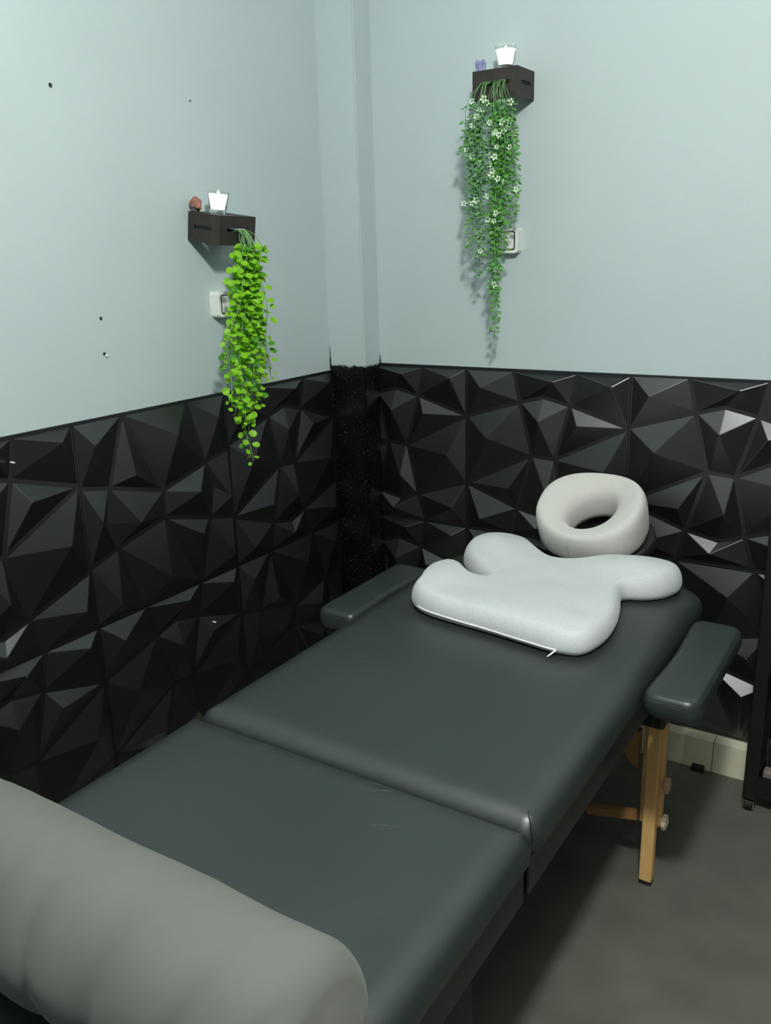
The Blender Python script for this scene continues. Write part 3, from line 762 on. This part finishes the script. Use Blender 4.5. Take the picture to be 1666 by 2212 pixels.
for i, (xb, ze, xs, w) in enumerate(strB):
    p0 = Vector((xs, -0.107, SRz+0.037))-B0
    pts = strand(p0, outB, sideB, xb-xs, ze-SRz, 0.012+0.045*RN.random(), RN, 0.005)
    bm = nb(); tube(bm, pts, 0.0008, 5); obj('stem', bm, M_stemA, pB, smooth=True)
    a = RN.random()*6
    for j in range(5, len(pts)-1):
        if j < 7 and RN.random() < 0.4: continue
        for h in (0, 0.5):
            pp_ = pts[j].lerp(pts[j+1], h)
            for s in (0, 1):
                ang = a+s*PI+RN.uniform(-.5, .5); o_ = Vector((math.cos(ang), math.sin(ang), RN.uniform(-0.8, 0.2)))
                nrm = Vector((0.35+RN.uniform(-.3, .3), -0.6+RN.uniform(-.3, .3), 0.6+RN.uniform(-.3, .3)))
                pos = pp_+o_.normalized()*0.004
                if pos.y > 0.105: continue
                leaf_bm(bms[w if RN.random() < 0.85 else 1-w], frame_from(pos, o_, nrm, RN.uniform(0.0105, 0.0155)), 0.3, 7, 0.75)
            a += 1.3
        if RN.random() < 0.15:
            flowers.append(pts[j]+Vector((RN.uniform(-.008, .008), -0.008-RN.random()*0.008, RN.uniform(-.006, .006))))
for bm, mm, lb in ((bms[0], M_leafB, 'fresh green small leaves'), (bms[1], M_leafC, 'pale grey-green small leaves')):
    o = obj('leaves', bm, mm, pB, smooth=True); o['kind'] = 'stuff'; o['label'] = lb
bm = nb()
for k in range(5):
    a = 2*PI*k/5; leaf_bm(bm, Matrix.Rotation(a, 4, 'Z') @ Matrix.Scale(0.62, 4) @ Matrix.Translation((0.3, 0, 0)) @ Matrix.Rotation(-0.3, 4, 'Y'), 0.5, 6, 0.9)
fme = bpy.data.meshes.new('blossom'); bm.to_mesh(fme); bm.free(); fme.materials.append(M_flower)
for p in flowers:
    o = bpy.data.objects.new('blossom', fme); o.matrix_local = frame_from(p, Vector((RN.random(), 0, RN.random()+0.1)), Vector((0.4+RN.uniform(-.4, .4), -0.8, 0.3+RN.uniform(-.4, .4))), RN.uniform(0.0095, 0.0135)); link(o, pB)

# ---------------------------------------------------------------- slim rolling cart at the right edge
ct = thing('rolling_cart', (1.55, -0.115, 0), 'slim black rolling cart with trays beside the back wall', 'cart')
CX0, CX1, CYF, CYB = 1.350, 1.76, -0.185, -0.045
def cobj(name, bm, m, **k):
    bmesh.ops.translate(bm, vec=(-1.55, 0.115, 0), verts=bm.verts); return obj(name, bm, m, ct, **k)
for xx in (CX0, CX1-0.034):
    for yy in (CYF, CYB-0.022):
        cobj('post', bx(xx, xx+0.034, yy, yy+0.022, 0.034, 0.88, bev=0.004), M_cartm)
for z in (0.045, 0.40, 0.80):
    bm = nb(); x0, x1, y0, y1 = CX0+0.030, CX1-0.030, CYF+0.004, CYB-0.004; h = 0.062
    box(bm, x0, x1, y0, y1, z, z+0.004); box(bm, x0, x1, y0, y0+0.004, z+0.004, z+h); box(bm, x0, x1, y1-0.004, y1, z+0.004, z+h)
    box(bm, x0, x0+0.004, y0+0.004, y1-0.004, z+0.004, z+h); box(bm, x1-0.004, x1, y0+0.004, y1-0.004, z+0.004, z+h)
    t_ = cobj('tray', bm, M_cartm)
for xx in (CX0+0.016, CX1-0.017):
    for yy in (CYF+0.012, CYB-0.012):
        bm = nb(); lathe(bm, [(0, -0.007), (0.0155, -0.009), (0.016, 0), (0.0155, 0.009), (0, 0.009)], 18, (xx, yy, 0.016), 'x'); w_ = cobj('caster', bm, M_rubber, smooth='auto')
        bm = nb(); box(bm, -0.014, -0.011, -0.012, 0.012, -0.004, 0.017); box(bm, 0.011, 0.014, -0.012, 0.012, -0.004, 0.017); box(bm, -0.014, 0.014, -0.012, 0.012, 0.0165, 0.0187)
        bmesh.ops.translate(bm, vec=(xx-1.55, yy+0.115, 0.0125), verts=bm.verts); obj('caster_fork', bm, M_chrome, w_)
# things in the lower tray
bt = thing('black_bottle', (1.415, -0.12, 0.0492), 'black bottle standing in the bottom tray of the cart', 'bottle')
bm = nb(); lathe(bm, [(0, 0), (0.022, 0), (0.024, 0.004), (0.024, 0.11), (0.012, 0.13), (0, 0.13)], 20); obj('body', bm, M_vinyl_k, bt, smooth='auto')
bm = nb(); lathe(bm, [(0, 0.1295), (0.013, 0.1295), (0.013, 0.152), (0, 0.153)], 16); obj('cap', bm, M_cartm, bt, smooth='auto')
bm = bx(1.392, 1.480, -0.175, -0.146, 0.0492, 0.122, bev=0.004)
for v in bm.verts: v.co += Vector((0, 0.002, 0.003))*noise.noise(v.co*60) if v.co.z > 0.08 else Vector((0, 0, 0))
tag(obj('small_box', bm, mat('pinkish_card', (0.22, 0.18, 0.17), 0.3, 0.6, var=0.3, vscale=50)), 'small glossy pinkish grey packet in the bottom tray of the cart', 'packet')

# small dark block at the foot of the skirting
tag(obj('floor_block', bx(1.192, 1.226, -0.070, -0.0505, 0, 0.016, bev=0.002), M_rubber), 'small black block on the floor against the cream skirting', 'block')
